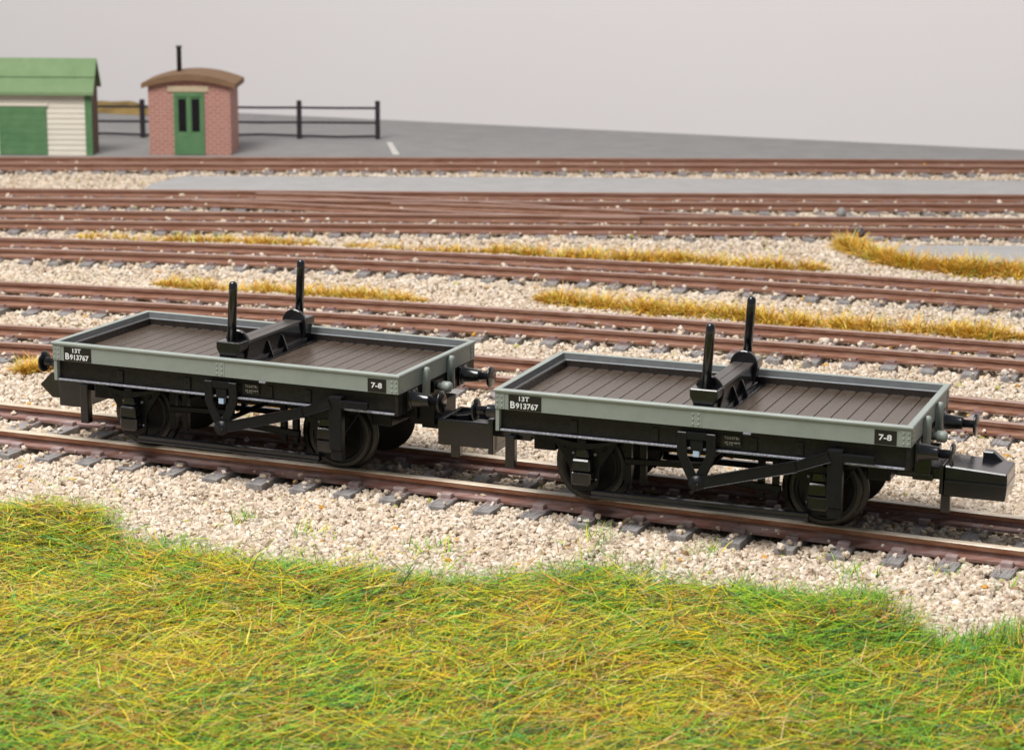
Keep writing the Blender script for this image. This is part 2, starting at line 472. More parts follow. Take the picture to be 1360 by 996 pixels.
# ------------------------------------------------------------------ ballast
def ico():
    b = bmesh.new(); bmesh.ops.create_icosphere(b, subdivisions=1, radius=1.0)
    v = np.array([x.co[:] for x in b.verts]); f = np.array([[q.index for q in p.verts] for p in b.faces]); b.free()
    return v, f
IV, IF = ico()
def stones(P, R, C, name, lab):
    n = len(P)
    base = IV[None]*(1+rng.normal(0, .21, (n, len(IV), 1)))
    sc = rng.uniform(.78, 1.2, (n, 1, 3)); sc[:, :, 2] *= .85
    base = base*sc
    a = rng.uniform(0, 6.28, n); bq = rng.normal(0, .7, n)
    c, s = np.cos(a)[:, None], np.sin(a)[:, None]
    x, y, z = base[..., 0], base[..., 1], base[..., 2]
    cb, sb = np.cos(bq)[:, None], np.sin(bq)[:, None]
    y, z = y*cb - z*sb, y*sb + z*cb
    x, y = x*c - y*s, x*s + y*c
    V = np.stack([x, y, z], -1)*R[:, None, None] + P[:, None, :]
    F = (IF[None] + (np.arange(n)*len(IV))[:, None, None]).reshape(-1, 3)
    col = np.repeat(C, len(IV), 0)
    o = np_mesh(name, V.reshape(-1, 3), F, M_['stone'], col=col, smooth=False)
    return tag(o, lab, "ballast", kind="stuff")

def track_coords(x, y):
    """distance from nearest rail, nearest centreline, over a sleeper?"""
    dr = np.full(x.shape, 9.0); dc = np.full(x.shape, 99.0)
    for tn, co, g in TRACKS:
        yy, ss = centre(co, x); t = (y-yy)*np.cos(np.arctan(ss))
        dr = np.minimum(dr, np.abs(np.abs(t)-g/2)); dc = np.minimum(dc, np.abs(t))
    on = np.zeros(x.shape, bool)
    order = np.argsort(y); ysrt = y[order]
    for cx, cy, c, s, h in SLEEPERS:
        i0, i1 = np.searchsorted(ysrt, cy-1.45), np.searchsorted(ysrt, cy+1.45)
        idx = order[i0:i1]
        dx, dy = x[idx]-cx, y[idx]-cy
        u, t = dx*c+dy*s, -dx*s+dy*c
        on[idx] |= (np.abs(u) < .155) & (np.abs(t) < h+.01)
    return dr, dc, on

def scatter(y0, y1, dens, rad):
    xw = lambda y: .235*y + 3.2
    A = (xw(y0)+xw(y1))*(y1-y0); n = int(A*dens)
    y = rng.uniform(y0, y1, n); x = rng.uniform(-1, 1, n)*xw(y)
    return x, y, np.full(n, rad)
xs, ys, rs = [np.concatenate(q) for q in zip(scatter(22, 33.5, 600, .037), scatter(33.5, 44, 290, .0375), scatter(44, 65, 190, .0415))]
dr, dc, on = track_coords(xs, ys)
bj = wave(xs, ys, 2.6, 21)*.16
gl = ys - (grass_y(xs) + bj)
keep = (gl > -.35) & ((gl > 0) | (rng.random(len(xs)) < np.exp(gl*5)*.45))
keep &= ~in_poly(xs, ys, STRIP) & ~in_poly(xs, ys, PATCH)
co5 = TRACKS[-1][1]; y5, _ = centre(co5, xs); keep &= ys < y5 + 1.25
keep &= (dr > .15) | (rng.random(len(xs)) < .03)
spill = rng.random(len(xs)) < np.where(ys < 33.5, .05, .07)
keep &= (~on) | spill
xs, ys, rs, dr, dc, on, gl = [q[keep] for q in (xs, ys, rs, dr, dc, on, gl)]
nst = len(xs)
R = rs*np.clip(rng.lognormal(-.03, .26, nst), .5, 1.6)
lay = rng.random(nst)
lift = np.where(dc < 1.9, .03, np.clip(.03 - (dc-1.9)*.06, 0, 1)) + .03*wave(xs, ys, 2.1, 3)
Z = GZ + .02 + np.clip(lift, -.01, .09) + lay*.032
ends = (dc > .80) & (dc < 1.55)
Z = np.where(ends & ~on, Z-.022, Z)
inside = dc < .5
Z = np.where(inside & ~on, Z-.015, Z)
Z = np.where(on, -.192 + R*.55, Z)
Z = np.where(dr < .15, -.172 + R*.5, Z)
P = np.stack([xs, ys, Z], -1)
pal = np.array([(.66, .55, .44), (.72, .63, .52), (.59, .48, .375), (.66, .55, .425), (.77, .70, .615), (.48, .38, .285), (.70, .60, .50)])
C = pal[rng.integers(0, len(pal), nst)]*np.array([.99, .965, .935])*rng.uniform(.78, 1.08, (nst, 1))
odd = rng.random(nst); C[odd < .006] = (.58, .30, .04); C[(odd > .006) & (odd < .011)] = (.28, .17, .08); C[(odd > .011) & (odd < .016)] = (.42, .42, .10)
stones(P, R, np.clip(C, 0, .85), "ballast", "cream coloured crushed stone ballast spread around every track")

# ------------------------------------------------------------------ grass
def fibres(base, az, el, ln, w, curl, C, name, mt, nseg=3):
    n = len(base)
    V = np.empty((n, nseg+1, 2, 3)); 
    pos = base.copy(); e = el.copy(); a = az.copy()
    tw = rng.uniform(-.6, .6, n)
    for k in range(nseg+1):
        d = np.stack([np.cos(e)*np.cos(a), np.cos(e)*np.sin(a), np.sin(e)], -1)
        side = np.stack([-np.sin(a), np.cos(a), tw], -1); side /= np.linalg.norm(side, axis=1, keepdims=True)
        ww = (w*(1-.75*k/nseg))[:, None]*.5
        V[:, k, 0] = pos - side*ww; V[:, k, 1] = pos + side*ww
        pos = pos + d*(ln/nseg)[:, None]
        e = e - curl/nseg; a = a + rng.normal(0, .13, n)
    V[..., 2] = np.maximum(V[..., 2], GZ+.02)
    q = np.array([[2*k, 2*k+1, 2*k+3, 2*k+2] for k in range(nseg)])
    F = (q[None] + (np.arange(n)*2*(nseg+1))[:, None, None]).reshape(-1, 4)
    col = np.repeat(C, 2*(nseg+1), 0)
    return np_mesh(name, V.reshape(-1, 3), F, mt, col=col)

YEL = np.array([(.72, .60, .02), (.58, .58, .02), (.76, .66, .12), (.72, .50, .015)])
GRN = np.array([(.19, .42, .02), (.28, .52, .025), (.13, .34, .03), (.42, .55, .02), (.11, .36, .08)])
ORG = np.array([(.60, .27, .035), (.62, .36, .09), (.50, .19, .035), (.68, .48, .22)])
DRK = np.array([(.03, .06, .03), (.05, .035, .025), (.04, .10, .07)])
def pick(P_, n): return P_[rng.integers(0, len(P_), n)]
def grass_field():
    N = 400000
    x = rng.uniform(-1, 1, N); y = 16.8 + (30.2-16.8)*rng.random(N)**.95
    x = x*(.235*y+1.6)
    bnd = grass_y(x) + wave(x, y, 2.2, 8)*.14
    d = bnd - y
    keep = np.where(d > 0, rng.random(N) < .30 + d*1.1, rng.random(N) < np.exp(d*4.5)*.22)
    x, y, d = x[keep], y[keep], d[keep]; n = len(x)
    edge = np.exp(-np.maximum(d, 0)/.55)
    cl = wave(x, y, 1.6, 31); cl2 = wave(x, y, 3.4, 33)
    right = np.clip((x-1.5)/4, 0, 1)*np.clip(1.2-d*.25, 0, 1)
    near = np.clip((22.5-y)/2.5, 0, 1)
    pg = np.clip(.43 + .46*edge + .20*cl + .22*cl2 + .35*right + .16*near, .06, .95)
    u = rng.random(n); C = np.where((u < pg)[:, None], pick(GRN, n), pick(YEL, n))
    po = np.clip(.22 - .12*cl2 - .12*right - .1*edge, .03, .34)
    C = np.where((rng.random(n) < po)[:, None], pick(ORG, n), C)
    C = np.where((rng.random(n) < .08)[:, None], pick(DRK, n), C)
    C = C*rng.uniform(.56, 1.02, (n, 1))
    green_up = (rng.random(n) < .25 + .4*edge + .35*right)
    flow = .25 + .55*wave(x, y, .7, 40)
    az = np.where(rng.random(n) < .5, 0, np.pi) + flow + rng.normal(0, .72, n)
    el = np.where(green_up, rng.uniform(.35, 1.35, n), rng.uniform(.0, .36, n))
    ln = np.where(green_up, rng.uniform(.10, .27, n), rng.uniform(.16, .50, n))
    bump = .06*(1+wave(x, y, 1.3, 5))
    z = GZ + .02 + bump + np.where(green_up, rng.uniform(0, .06, n), rng.random(n)**1.3*.16)*np.clip(.35+d*1.2, .25, 1)
    # raised tussocks of short green grass by the stones on the right
    for tx, ty, tr, th_ in ((4.1, 24.0, .7, .13), (5.7, 23.0, .7, .13), (-5.85, 27.6, .8, .10), (2.9, 24.7, .6, .07), (1.0, 25.9, .35, .02)):
        q = np.exp(-((x-tx)**2+((y-ty)*1.2)**2)/tr**2); z = z + th_*q
    w = rng.uniform(.0095, .0185, n)
    w = np.where(green_up, w*.72, w)
    curl = np.where(green_up, rng.uniform(0, .9, n), rng.uniform(-.05, .3, n))
    o = fibres(np.stack([x, y, z], -1), az, el, ln, w, curl, np.clip(C, 0.01, .8), "grass", M_['grassb'])
    tag(o, "matted green and yellow grass covering the front of the layout", "grass", kind="stuff")
grass_field()
# short sprigs growing through the near ballast
def sprigs():
    cs = [(1.05, 27.05, .16, 90), (-3.5, 27.9, .12, 40), (5.1, 25.6, .10, 30), (4.1, 25.75, .12, 40), (-1.0, 26.7, .2, 60), (-2.6, 27.3, .2, 50), (2.4, 26.6, .12, 40), (5.9, 25.1, .12, 40)]
    for _ in range(26):
        xx = rng.uniform(-6, 6.2); cs.append((xx, float(grass_y(xx))+rng.uniform(.05, .75), .07, int(rng.integers(4, 14))))
    B = []
    for cx, cy, r, m in cs: B.append(np.stack([rng.normal(cx, r, m), rng.normal(cy, r, m), np.full(m, GZ+.03)], -1))
    B = np.concatenate(B); n = len(B)
    C = np.where((rng.random(n) < .7)[:, None], pick(GRN, n), pick(YEL, n))*rng.uniform(.7, 1.1, (n, 1))
    o = fibres(B, rng.uniform(0, 6.28, n), rng.uniform(.2, 1.3, n), rng.uniform(.12, .34, n), rng.uniform(.012, .02, n), rng.uniform(0, .8, n), C, "grass_sprigs", M_['grassb'])
    tag(o, "stray green and straw blades poking through the ballast beside the near track", "grass", kind="stuff")
sprigs()

GOLD = np.array([(.78, .47, .05), (.84, .56, .07), (.68, .33, .04), (.85, .65, .20), (.58, .40, .06), (.74, .37, .06)])
def dry(lines, wid, dens, hgt, lab, width=.03):
    pts = np.array(lines, float)*KS; hgt = hgt*.92; seg = np.hypot(*np.diff(pts, axis=0).T); L = np.concatenate([[0], np.cumsum(seg)])
    n = int(L[-1]*dens); s = rng.random(n)*L[-1]
    x = np.interp(s, L, pts[:, 0]); y = np.interp(s, L, pts[:, 1])
    cl = .50 + .40*np.sin(s*2.3+1)*np.sin(s*.9+.4) + .22*np.sin(s*6.1) + .25*np.sin(s*11+y*7)
    keep = rng.random(n) < np.clip(cl+.08, .12, 1)
    x, y, s = x[keep], y[keep], s[keep]; n = len(x)
    taper = np.clip(np.minimum(s, L[-1]-s)/.5, .25, 1)
    q = rng.normal(0, 1, n)
    x = x + rng.normal(0, .05, n); y = y + q*wid*taper
    z = np.full(n, GZ+.05)
    C = pick(GOLD, n)*rng.uniform(.7, 1.15, (n, 1))
    C = np.where((rng.random(n) < .05)[:, None], pick(GRN, n)*1.0, C)
    ln = hgt*rng.uniform(.45, 1.15, n)*taper**.5*np.exp(-q*q*.25)
    o = fibres(np.stack([x, y, z], -1), rng.uniform(0, 6.28, n), rng.uniform(.0, 1.05, n), ln, rng.uniform(.5, 1.0, n)*width, rng.uniform(0, .9, n), np.clip(C, .02, .8), "dry_grass", M_['grassb'])
    tag(o, lab, "dry grass", "strips of dry golden grass", kind="stuff")
dry([(-7.3, 45.25), (-5.82, 44.75), (-4.26, 44.35), (-2.72, 43.95), (-1.73, 43.75)], .16, 1500, .42, "strip of dry golden grass behind the left wagon's stanchions, between two sidings")
dry([(.50, 44.0), (1.78, 43.3), (3.22, 42.65), (4.61, 42.0), (5.97, 41.4), (7.33, 40.9), (8.53, 40.6), (9.4, 40.5)], .22, 2000, .50, "long strip of dry golden grass behind the right wagon's stanchions")
dry([(-10.1, 51.2), (-8.33, 50.9), (-6.59, 50.85), (-4.2, 50.4)], .16, 900, .34, "thin strip of dry golden grass at the left beside the paired tracks", .035)
dry([(-3.9, 50.25), (-2.05, 49.8), (-.6, 49.7)], .15, 600, .30, "faint short strip of dry golden grass near the picture's middle beyond the third siding", .035)
dry([(-.69, 49.6), (.98, 49.0), (1.97, 48.75), (3.63, 48.6), (5.23, 48.0), (6.75, 47.7)], .20, 1500, .46, "long strip of dry golden grass along the third siding left of the tarmac pad", .035)
dry([(7.5, 50.9), (7.75, 49.6), (8.3, 48.2), (9.4, 47.5), (11.0, 47.2), (13, 46.9)], .28, 2600, .62, "thick dry golden grass curving round the edge of the tarmac pad", .035)
dry([(-8.35, 36.9), (-7.75, 37.3)], .2, 4200, .55, "small tuft of dry golden grass by the left wagon's left buffer", .022)
dry([(-4.6, 34.7), (-3.5, 34.5)], .24, 3000, .45, "tuft of dry golden grass seen under the left wagon", .022)
dry([(2.1, 32.1), (3.4, 31.7)], .16, 1400, .34, "tuft of dry golden grass seen under the right wagon", .022)
dry([(-11.1, 44.6), (-10.2, 44.4)], .12, 500, .22, "faint dry grass tuft at the far left beside the third siding", .03)
# dry grass mound at the back edge of the board
def mound():
    V, F = [], []
    X = np.linspace(-22, -9.6, 60); Yn = 10
    for i, x in enumerate(X):
        f = np.clip((-9.6-x)/4.0, 0, 1)
        for j in range(Yn):
            t = j/(Yn-1); yy = edge_y(x) - 2.2 + 2.1*t
            hgt = (.015+.17*f+.07*f*math.sin(x*1.7)+.03*f*math.sin(x*5))*math.sin(math.pi*min(1, t*.62+.0))**1.0
            V.append((x, yy, GZ+.034+hgt))
    for i in range(len(X)-1):
        for j in range(Yn-1):
            a = i*Yn+j; F.append((a, a+Yn, a+Yn+1, a+1))
    o = np_mesh("grass_bank", np.array(V), np.array(F), mat("brown_bank", (.15, .10, .04), .9, .1, col2=(.34, .23, .08), scale=1.8, bump=.8, bscale=8), smooth=True)
    tag(o, "low brown and ochre grass bank along the back edge behind the hut", "bank", kind="structure")
mound()

# ------------------------------------------------------------------ wagons
def lettering(txt, x, z, y, height, parent, x1=0.0, mt='white', bold=.0):
    cu = bpy.data.curves.new("lettering", 'FONT')
    cu.body = txt; cu.size = .1; cu.extrude = .0025; cu.offset = bold
    cu.align_x = 'LEFT'; cu.align_y = 'BOTTOM_BASELINE'
    tmp = bpy.data.objects.new("tmp_text", cu); COL.objects.link(tmp)
    dg = bpy.context.evaluated_depsgraph_get(); dg.update()
    me = bpy.data.meshes.new_from_object(tmp.evaluated_get(dg))
    COL.objects.unlink(tmp); bpy.data.objects.remove(tmp)
    co = np.empty(len(me.vertices)*3); me.vertices.foreach_get("co", co); co = co.reshape(-1, 3)
    lo, hi = co.min(0), co.max(0)
    co[:, 0] = (co[:, 0]-lo[0])/(hi[0]-lo[0])*(x1-x); co[:, 1] = (co[:, 1]-lo[1])/(hi[1]-lo[1])*height
    out = np.stack([x + co[:, 0], y - co[:, 2], z + co[:, 1]], -1)
    me.vertices.foreach_set("co", out.ravel().astype(np.float32)); me.update()
    me.materials.clear(); me.materials.append(M_[mt])
    o = bpy.data.objects.new("lettering", me); COL.objects.link(o)
    if parent: o.parent = parent
    return o, float((out[:, 0]).max())

HL, HW = 2.667, 1.245
def plank_side(sgn, along):
    """a mitred edge plank: along 'x' (sides, at y=sgn*HW) or 'y' (ends, at x=sgn*HL)"""
    prof = [(0.0, 1.225), (0.0, 1.438), (-.014, 1.444), (-.019, 1.456), (-.019, 1.472), (-.010, 1.484), (.058, 1.484), (.066, 1.480), (.082, 1.402), (.104, 1.396), (.104, 1.225)]   # (inset, z)
    b = bmesh.new(); n = len(prof); rings = []
    for end in (-1, 1):
        ring = []
        for t, z in prof:
            if along == 'x': p = (end*(HL-t), sgn*(HW-t), z)
            else: p = (sgn*(HL-t), end*(HW-t), z)
            ring.append(b.verts.new(p))
        rings.append(ring)
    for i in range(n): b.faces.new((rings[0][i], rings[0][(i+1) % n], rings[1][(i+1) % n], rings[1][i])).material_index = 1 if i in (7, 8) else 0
    bmesh.ops.recalc_face_normals(b, faces=list(b.faces))
    # open shells: make the outside face outward
    me = bpy.data.meshes.new("t"); b.normal_update()
    f0_ = b.faces[0] if hasattr(b.faces, 'ensure_lookup_table') and not b.faces.ensure_lookup_table() else b.faces[0]
    nrm = f0_.normal; want = Vector((0, sgn, 0)) if along == 'x' else Vector((sgn, 0, 0))
    if nrm.dot(want) < 0: bmesh.ops.reverse_faces(b, faces=list(b.faces))
    m = MB(); b.to_mesh(me); b.free(); m.bm.from_mesh(me); bpy.data.meshes.remove(me)
    if along == 'x':
        y = sgn*HW
        for cx in (-2.635, -2.575, -.045, .03, 2.575, 2.635):
            for z in (1.262, 1.325, 1.388): m.dome((cx, y+sgn*.004, z), .017, (0, sgn, 0))
        for ex in (-1, 1): m.box(ex*2.6-.062, ex*2.6+.062, min(y, y+sgn*.005), max(y, y+sgn*.005), 1.228, 1.436)
        m.box(-.085, .07, min(y, y+sgn*.004), max(y, y+sgn*.004), 1.228, 1.436)
    else:
        x = sgn*HL
        for cy in (-1.20, -1.13, 1.13, 1.20):
            for z in (1.262, 1.325, 1.388): m.dome((x+sgn*.004, cy, z), .017, (sgn, 0, 0))
        for ey in (-1, 1): m.box(min(x, x+sgn*.005), max(x, x+sgn*.005), ey*1.165-.062, ey*1.165+.062, 1.228, 1.436)
    return m

def make_wagon(loc, rz, label, left_kind, right_kind):
    W = empty("bolster_wagon", loc, rz)
    tag(W, label, "railway wagon", "grey single bolster wagons")
    K, G, S = M_['black'], M_['gloss'], M_['solebar']
    # ---- body
    for s in (-1, 1):
        o = plank_side(s, 'x').build("side_plank", [M_['grey'], M_['inner']], W)
        if s == -1: near_side = o
        plank_side(s, 'y').build("end_plank", [M_['grey'], M_['inner']], W)
    f = MB()
    f.box(-2.565, 2.565, -1.143, 1.143, 1.20, 1.275, mi=1)
    edges = [2.345-.2125*k for k in range(0, 23)]
    edges = [2.558] + edges + [-2.558]
    for k in range(len(edges)-1):
        a, c = edges[k+1], edges[k]
        if c - a < .05: continue
        f.box(a+.0055, c-.0055, -1.118, 1.118, 1.27, 1.302, bev=.006, mi=0)
        for s in (-1, 1):
            f.box(a+.03, c-.03, min(s*1.108, s*1.122), max(s*1.108, s*1.122), 1.302, 1.312, mi=3)  # short strips added for the dashed reflection at the plank ends
    for s in (-1, 1):     # inner lining below the paint line
        f.box(-2.566, 2.566, min(s*1.118, s*1.145), max(s*1.118, s*1.145), 1.27, 1.392, bev=.004, mi=2)
        f.box(min(s*2.540, s*2.568), max(s*2.540, s*2.568), -1.117, 1.117, 1.27, 1.392, bev=.004, mi=2)
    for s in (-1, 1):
        f.box(-2.555, 2.555, min(s*1.128, s*1.142), max(s*1.128, s*1.142), 1.388, 1.400, bev=.004, mi=4)  # pale strip drawn in as the highlight above the lining
        f.box(min(s*2.552, s*2.565), max(s*2.552, s*2.565), -1.117, 1.117, 1.388, 1.399, bev=.004, mi=3)  # same painted highlight, duller, across the ends
    f.build("floor", [M_['floor'], M_['floorgap'], M_['lining'], M_['dull_glint'], M_['bright_glint']], W)
    # ---- number panels
    for (x0, x1, z0, z1, rows) in ((-2.482, -2.040, 1.232, 1.424, (("13T", -2.338, 1.350, .062, -2.200), ("B", -2.456, 1.250, .090, -2.392), ("913767", -2.382, 1.250, .076, -2.078))),
                                   (2.222, 2.490, 1.233, 1.412, (("7-8", 2.275, 1.288, .072, 2.432),))):
        b = MB(); b.box(x0, x1, -HW-.006, -HW+.002, z0, z1)
        p = b.build("number_panel", M_['panel'], W)
        for t, x, z, size, q in rows: lettering(t, x, z, -HW-.007, size, p, q, bold=.0022)
    # ---- solebars (channel section) and headstocks
    for s in (-1, 1):
        b = MB()
        pr = [(s*1.165, 1.224), (s*1.165, .957), (s*1.232, .953), (s*1.236, .934), (s*1.05, .934), (s*1.05, 1.224)]
        b.prism(pr, 'x', -2.655, 2.655, mi=0)
        b.box(-2.662, -2.612, min(s*1.10, s*1.238), max(s*1.10, s*1.238), .932, 1.222, bev=.006, mi=2)
        b.box(2.612, 2.662, min(s*1.10, s*1.238), max(s*1.10, s*1.238), .932, 1.222, bev=.006, mi=0)
        y = s*1.168
        for cx in (-1.62, -.55, .72, 1.30): 
            b.box(cx-.045, cx+.045, min(y, y+s*.018), max(y, y+s*.018), .98, 1.15, bev=.008, mi=0)
            b.dome((cx-.02, y+s*.02, 1.09), .013, (0, s, 0)); b.dome((cx+.02, y+s*.02, 1.09), .013, (0, s, 0))
        sb = b.build("solebar", [S, S, M_['grey']], W)
        # lip of the bottom flange, its bright highlight put into the colour
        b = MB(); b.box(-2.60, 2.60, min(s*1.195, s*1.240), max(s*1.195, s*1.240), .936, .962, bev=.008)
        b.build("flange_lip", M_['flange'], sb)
        if s == -1:
            # cast plate: one sheet whose worn letter strokes are picked out in faded cream
            r = random.Random(5); nx_, nz_ = 34, 14
            Vv = [(.31+.255*a/nx_, -1.186, 1.005+.150*c/nz_) for a in range(nx_+1) for c in range(nz_+1)]
            Fv, Mv = [], []
            for a in range(nx_):
                for c in range(nz_):
                    q = a*(nz_+1)+c; Fv.append((q, q+nz_+1, q+nz_+2, q+1))
                    row = 1 if c in (9, 10, 11) else (2 if c in (4, 5) else (3 if c == 2 else 0))
                    lim = {0: (99, 0), 1: (4, 30), 2: (3, 31), 3: (8, 26)}[row]
                    Mv.append(1 if lim[0] <= a < lim[1] and (a % 4) and r.random() < .55 else 0)
            pl = np_mesh("builders_plate", np.array(Vv), np.array(Fv), [S, M_['cream']], mi=Mv, parent=W)
            b = MB(); b.box(.60, .70, -1.262, -1.17, 1.196, 1.222, bev=.006); b.build("rope_hook", M_['flange'], W)
    for s in (-1, 1):
        b = MB(); b.box(min(s*2.56, s*2.662), max(s*2.56, s*2.662), -1.098, 1.098, .93, 1.223, bev=.008)
        b.build("headstock", K, W)
        # two grey uprights on the end plank and the draw hook between them
        for y in (-.47, .34):
            b = MB()
            b.lathe([(0, .046), (.40, .046), (.435, .038), (.447, .02), (.45, 0)], (s*2.718, y, 1.0), 'z', 14)
            b.box(min(s*2.667, s*2.725), max(s*2.667, s*2.725), y-.044, y+.044, 1.0, 1.41, bev=.008)
            b.build("end_upright", M_['grey'], W)
        b = MB()
        b.box(min(s*2.664, s*2.70), max(s*2.664, s*2.70), -.20, .12, 1.03, 1.19, bev=.01, mi=1)
        b.lathe([(0, .05), (s*.06, .055), (s*.065, .075), (s*.16, .075), (s*.185, .06), (s*.20, 0)], (s*2.70, -.05, 1.10), 'x', 16)
        b.build("draw_hook", [M_['grey'], K], W)
        # buffers
        for y in (-.83, .83):
            b = MB()
            b.lathe([(0, .135), (s*.035, .135), (s*.04, .118), (s*.05, .105), (s*.25, .082), (s*.27, .082), (s*.275, .07)], (s*2.662, y, 1.082), 'x', 24)
            b.box(min(s*2.662, s*2.685), max(s*2.662, s*2.685), y-.15, y+.15, .945, 1.215, bev=.01)
            bf = b.build("buffer", G, W)
            b = MB()
            b.lathe([(0, .055), (s*.13, .055), (s*.135, .07), (s*.145, .142), (s*.155, .150), (s*.168, .150), (s*.182, .13), (s*.186, 0)], (s*2.935, y, 1.082), 'x', 28)
            b.build("buffer_head", G, bf)
    # ---- underframe
    b = MB(); b.box(-2.5, 2.5, -1.04, 1.04, .955, 1.19)
    b.box(-2.55, -1.9, -.42, .42, .70, .956, bev=.02); b.box(1.9, 2.55, -.42, .42, .70, .956, bev=.02)
    b.box(-2.3, -2.0, -.8, .8, .62, .93, bev=.02); b.box(2.05, 2.35, -.8, .8, .66, .93, bev=.02)
    b.build("underframe", K, W)
    for ax in (-1.53, 1.53):
        t = MB(); t.lathe([(-.66, .05), (.66, .05)], (ax, 0, .46), 'y', 10); t.build("axle", K, W)
        for s in (-1, 1):
            yo = s*.72
            b = MB()
            b.lathe([(s*.735, .0), (s*.735, .10), (s*.715, .105), (s*.700, .30), (s*.725, .325), (s*.742, .33), (s*.742, .395), (s*.735, .40)], (ax, 0, .46), 'y', 40, mi=0)
            b.lathe([(s*.735, .40), (s*.742, .452), (s*.735, .458), (s*.625, .462)], (ax, 0, .46), 'y', 40, mi=1)
            b.lathe([(s*.625, .462), (s*.615, .50), (s*.60, .525), (s*.575, .525), (s*.565, .50), (s*.565, .10)], (ax, 0, .46), 'y', 40, mi=1)
            for k in range(4):
                a = k*math.pi/2 + .6
                b.bar((ax+.10*math.cos(a), s*.722, .46+.10*math.sin(a)), (ax+.30*math.cos(a), s*.712, .46+.30*math.sin(a)), .03, .05)
            b.build("wheel", [K, M_['tyre']], W)
            # axle guard plate with its box and spring
            y0, y1 = sorted((s*.965, s*1.01))
            b = MB()
            b.prism([(ax-.45, .95), (ax+.45, .95), (ax+.45, .87), (ax+.20, .50), (ax+.19, .20), (ax-.17, .20), (ax-.20, .50), (ax-.45, .87)], 'y', y0, y1, bev=.006)
            for q in (-1, 1):
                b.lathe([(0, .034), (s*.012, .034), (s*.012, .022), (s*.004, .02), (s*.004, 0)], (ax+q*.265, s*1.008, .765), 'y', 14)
                b.lathe([(0, .022), (s*.02, .02), (s*.024, 0)], (ax+q*.145, s*1.01, .69), 'y', 10, mi=1)  # bolt heads in the pale colour, their highlights painted on
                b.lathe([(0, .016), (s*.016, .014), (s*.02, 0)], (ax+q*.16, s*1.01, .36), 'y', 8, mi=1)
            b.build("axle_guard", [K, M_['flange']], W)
            b = MB()
            def trap(z0, z1, w0, w1, d):
                ya, yb = sorted((s*1.0, s*d))
                b.prism([(ax-w0, z0), (ax+w0, z0), (ax+w1, z1), (ax-w1, z1)], 'y', ya, yb, bev=.020)
            trap(.30, .480, .128, .136, 1.165); trap(.484, .645, .132, .116, 1.18); trap(.650, .780, .102, .070, 1.145)
            b.dome((ax-.01, s*1.152, .425), .016, (0, s, 0))
            b.build("axle_box", G, W)
            b = MB()
            pts = []
            for k in range(13):
                u = -1 + k/6; pts.append((ax+.46*u, .925 - .075*(1-u*u)))
            low = [(x, z-.035-.05*(1-abs((x-ax)/.46))) for x, z in pts]
            ya, yb = sorted((s*1.02, s*1.13))
            b.prism(pts + low[::-1], 'y', ya, yb)
            b.box(ax-.06, ax+.06, ya-.005, yb+.005, .76, .90, bev=.01)
            b.build("leaf_spring", M_["lit_black"], W)
    for s in (-1, 1):
        ya, yb = sorted((s*1.03, s*1.12))
        b = MB(); b.box(-1.40, 1.42, ya, yb, .150, .238, bev=.010)
        b.box(-1.40, 1.42, min(s*1.12, s*1.150), max(s*1.12, s*1.150), .150, .182, bev=.006)
        b.build("tie_bar", G, W)
        # V hanger
        ya, yb = sorted((s*1.225, s*1.275))
        b = MB()
        b.prism([(-.235, 1.16), (-.115, 1.16), (-.112, .87), (.012, .635), (.012, .53), (-.075, .54), (-.16, .70), (-.235, .88)], 'y', ya, yb, bev=.008)
        b.prism([(.26, 1.16), (.14, 1.16), (.138, .88), (.014, .635), (.014, .53), (.12, .55), (.19, .71), (.26, .89)], 'y', ya, yb, bev=.008)
        b.box(-.12, .145, min(s*1.165, s*1.262), max(s*1.165, s*1.262), 1.07, 1.16, bev=.006)
        b.box(-.07, .095, min(s*1.18, s*1.25), max(s*1.18, s*1.25), .93, 1.065, bev=.01)
        vh = b.build("brake_hanger", M_["lit_black"], W)
        b = MB(); b.box(-.035, .045, min(s*1.18, s*1.245), max(s*1.18, s*1.245), .845, .925, bev=.008); b.build("gap_plate", M_['gap_bright'], vh)  # added plate, coloured as the bright gap in the hanger
        if s == -1:   # brake lever and its guide, on the near side
            y = s*1.30
            b = MB()
            b.bar((.03, y, .525), (1.30, y, .872), .06, .140, bev=.006)
            b.bar((1.28, y, .868), (1.70, y, 1.03), .06, .125, bev=.006)
            b.lathe([(-.034, .100), (.034, .100), (.040, .07)], (.04, y, .53), 'y', 16)
            b.box(1.84, 2.255, y-.03, y+.03, .985, 1.085, bev=.012)
            b.lathe([(0, .022), (s*.012, .02), (s*.014, 0)], (.06, y+s*.03, .51), 'y', 10)
            b.build("brake_lever", M_["lit_black"], W)
            b = MB()
            ya, yb = sorted((s*1.20, s*1.315))
            b.box(1.672, 1.862, ya, yb, .40, 1.125, bev=.014); b.box(1.69, 1.862, min(s*1.20, s*1.295), max(s*1.20, s*1.295), .258, .399, bev=.012)
            b.build("lever_guide", [M_["lit_black"], G], W)
        # push rods, brake blocks and their hangers
        y = s*.86
        b = MB()
        b.bar((-1.02, y, .60), (-.02, y, .64), .05, .075, bev=.008); b.bar((.10, y, .50), (1.0, y, .44), .05, .085, bev=.008)
        b.build("push_rod", K, W)
        for hx, w in ((-1.00, .045), (-.80, .04), (.74, .042), (.925, .042)):
            b = MB(); b.box(hx-w, hx+w, min(s*.78, s*.86), max(s*.78, s*.86), .30, .96, bev=.008); b.build("brake_block_hanger", K, W)
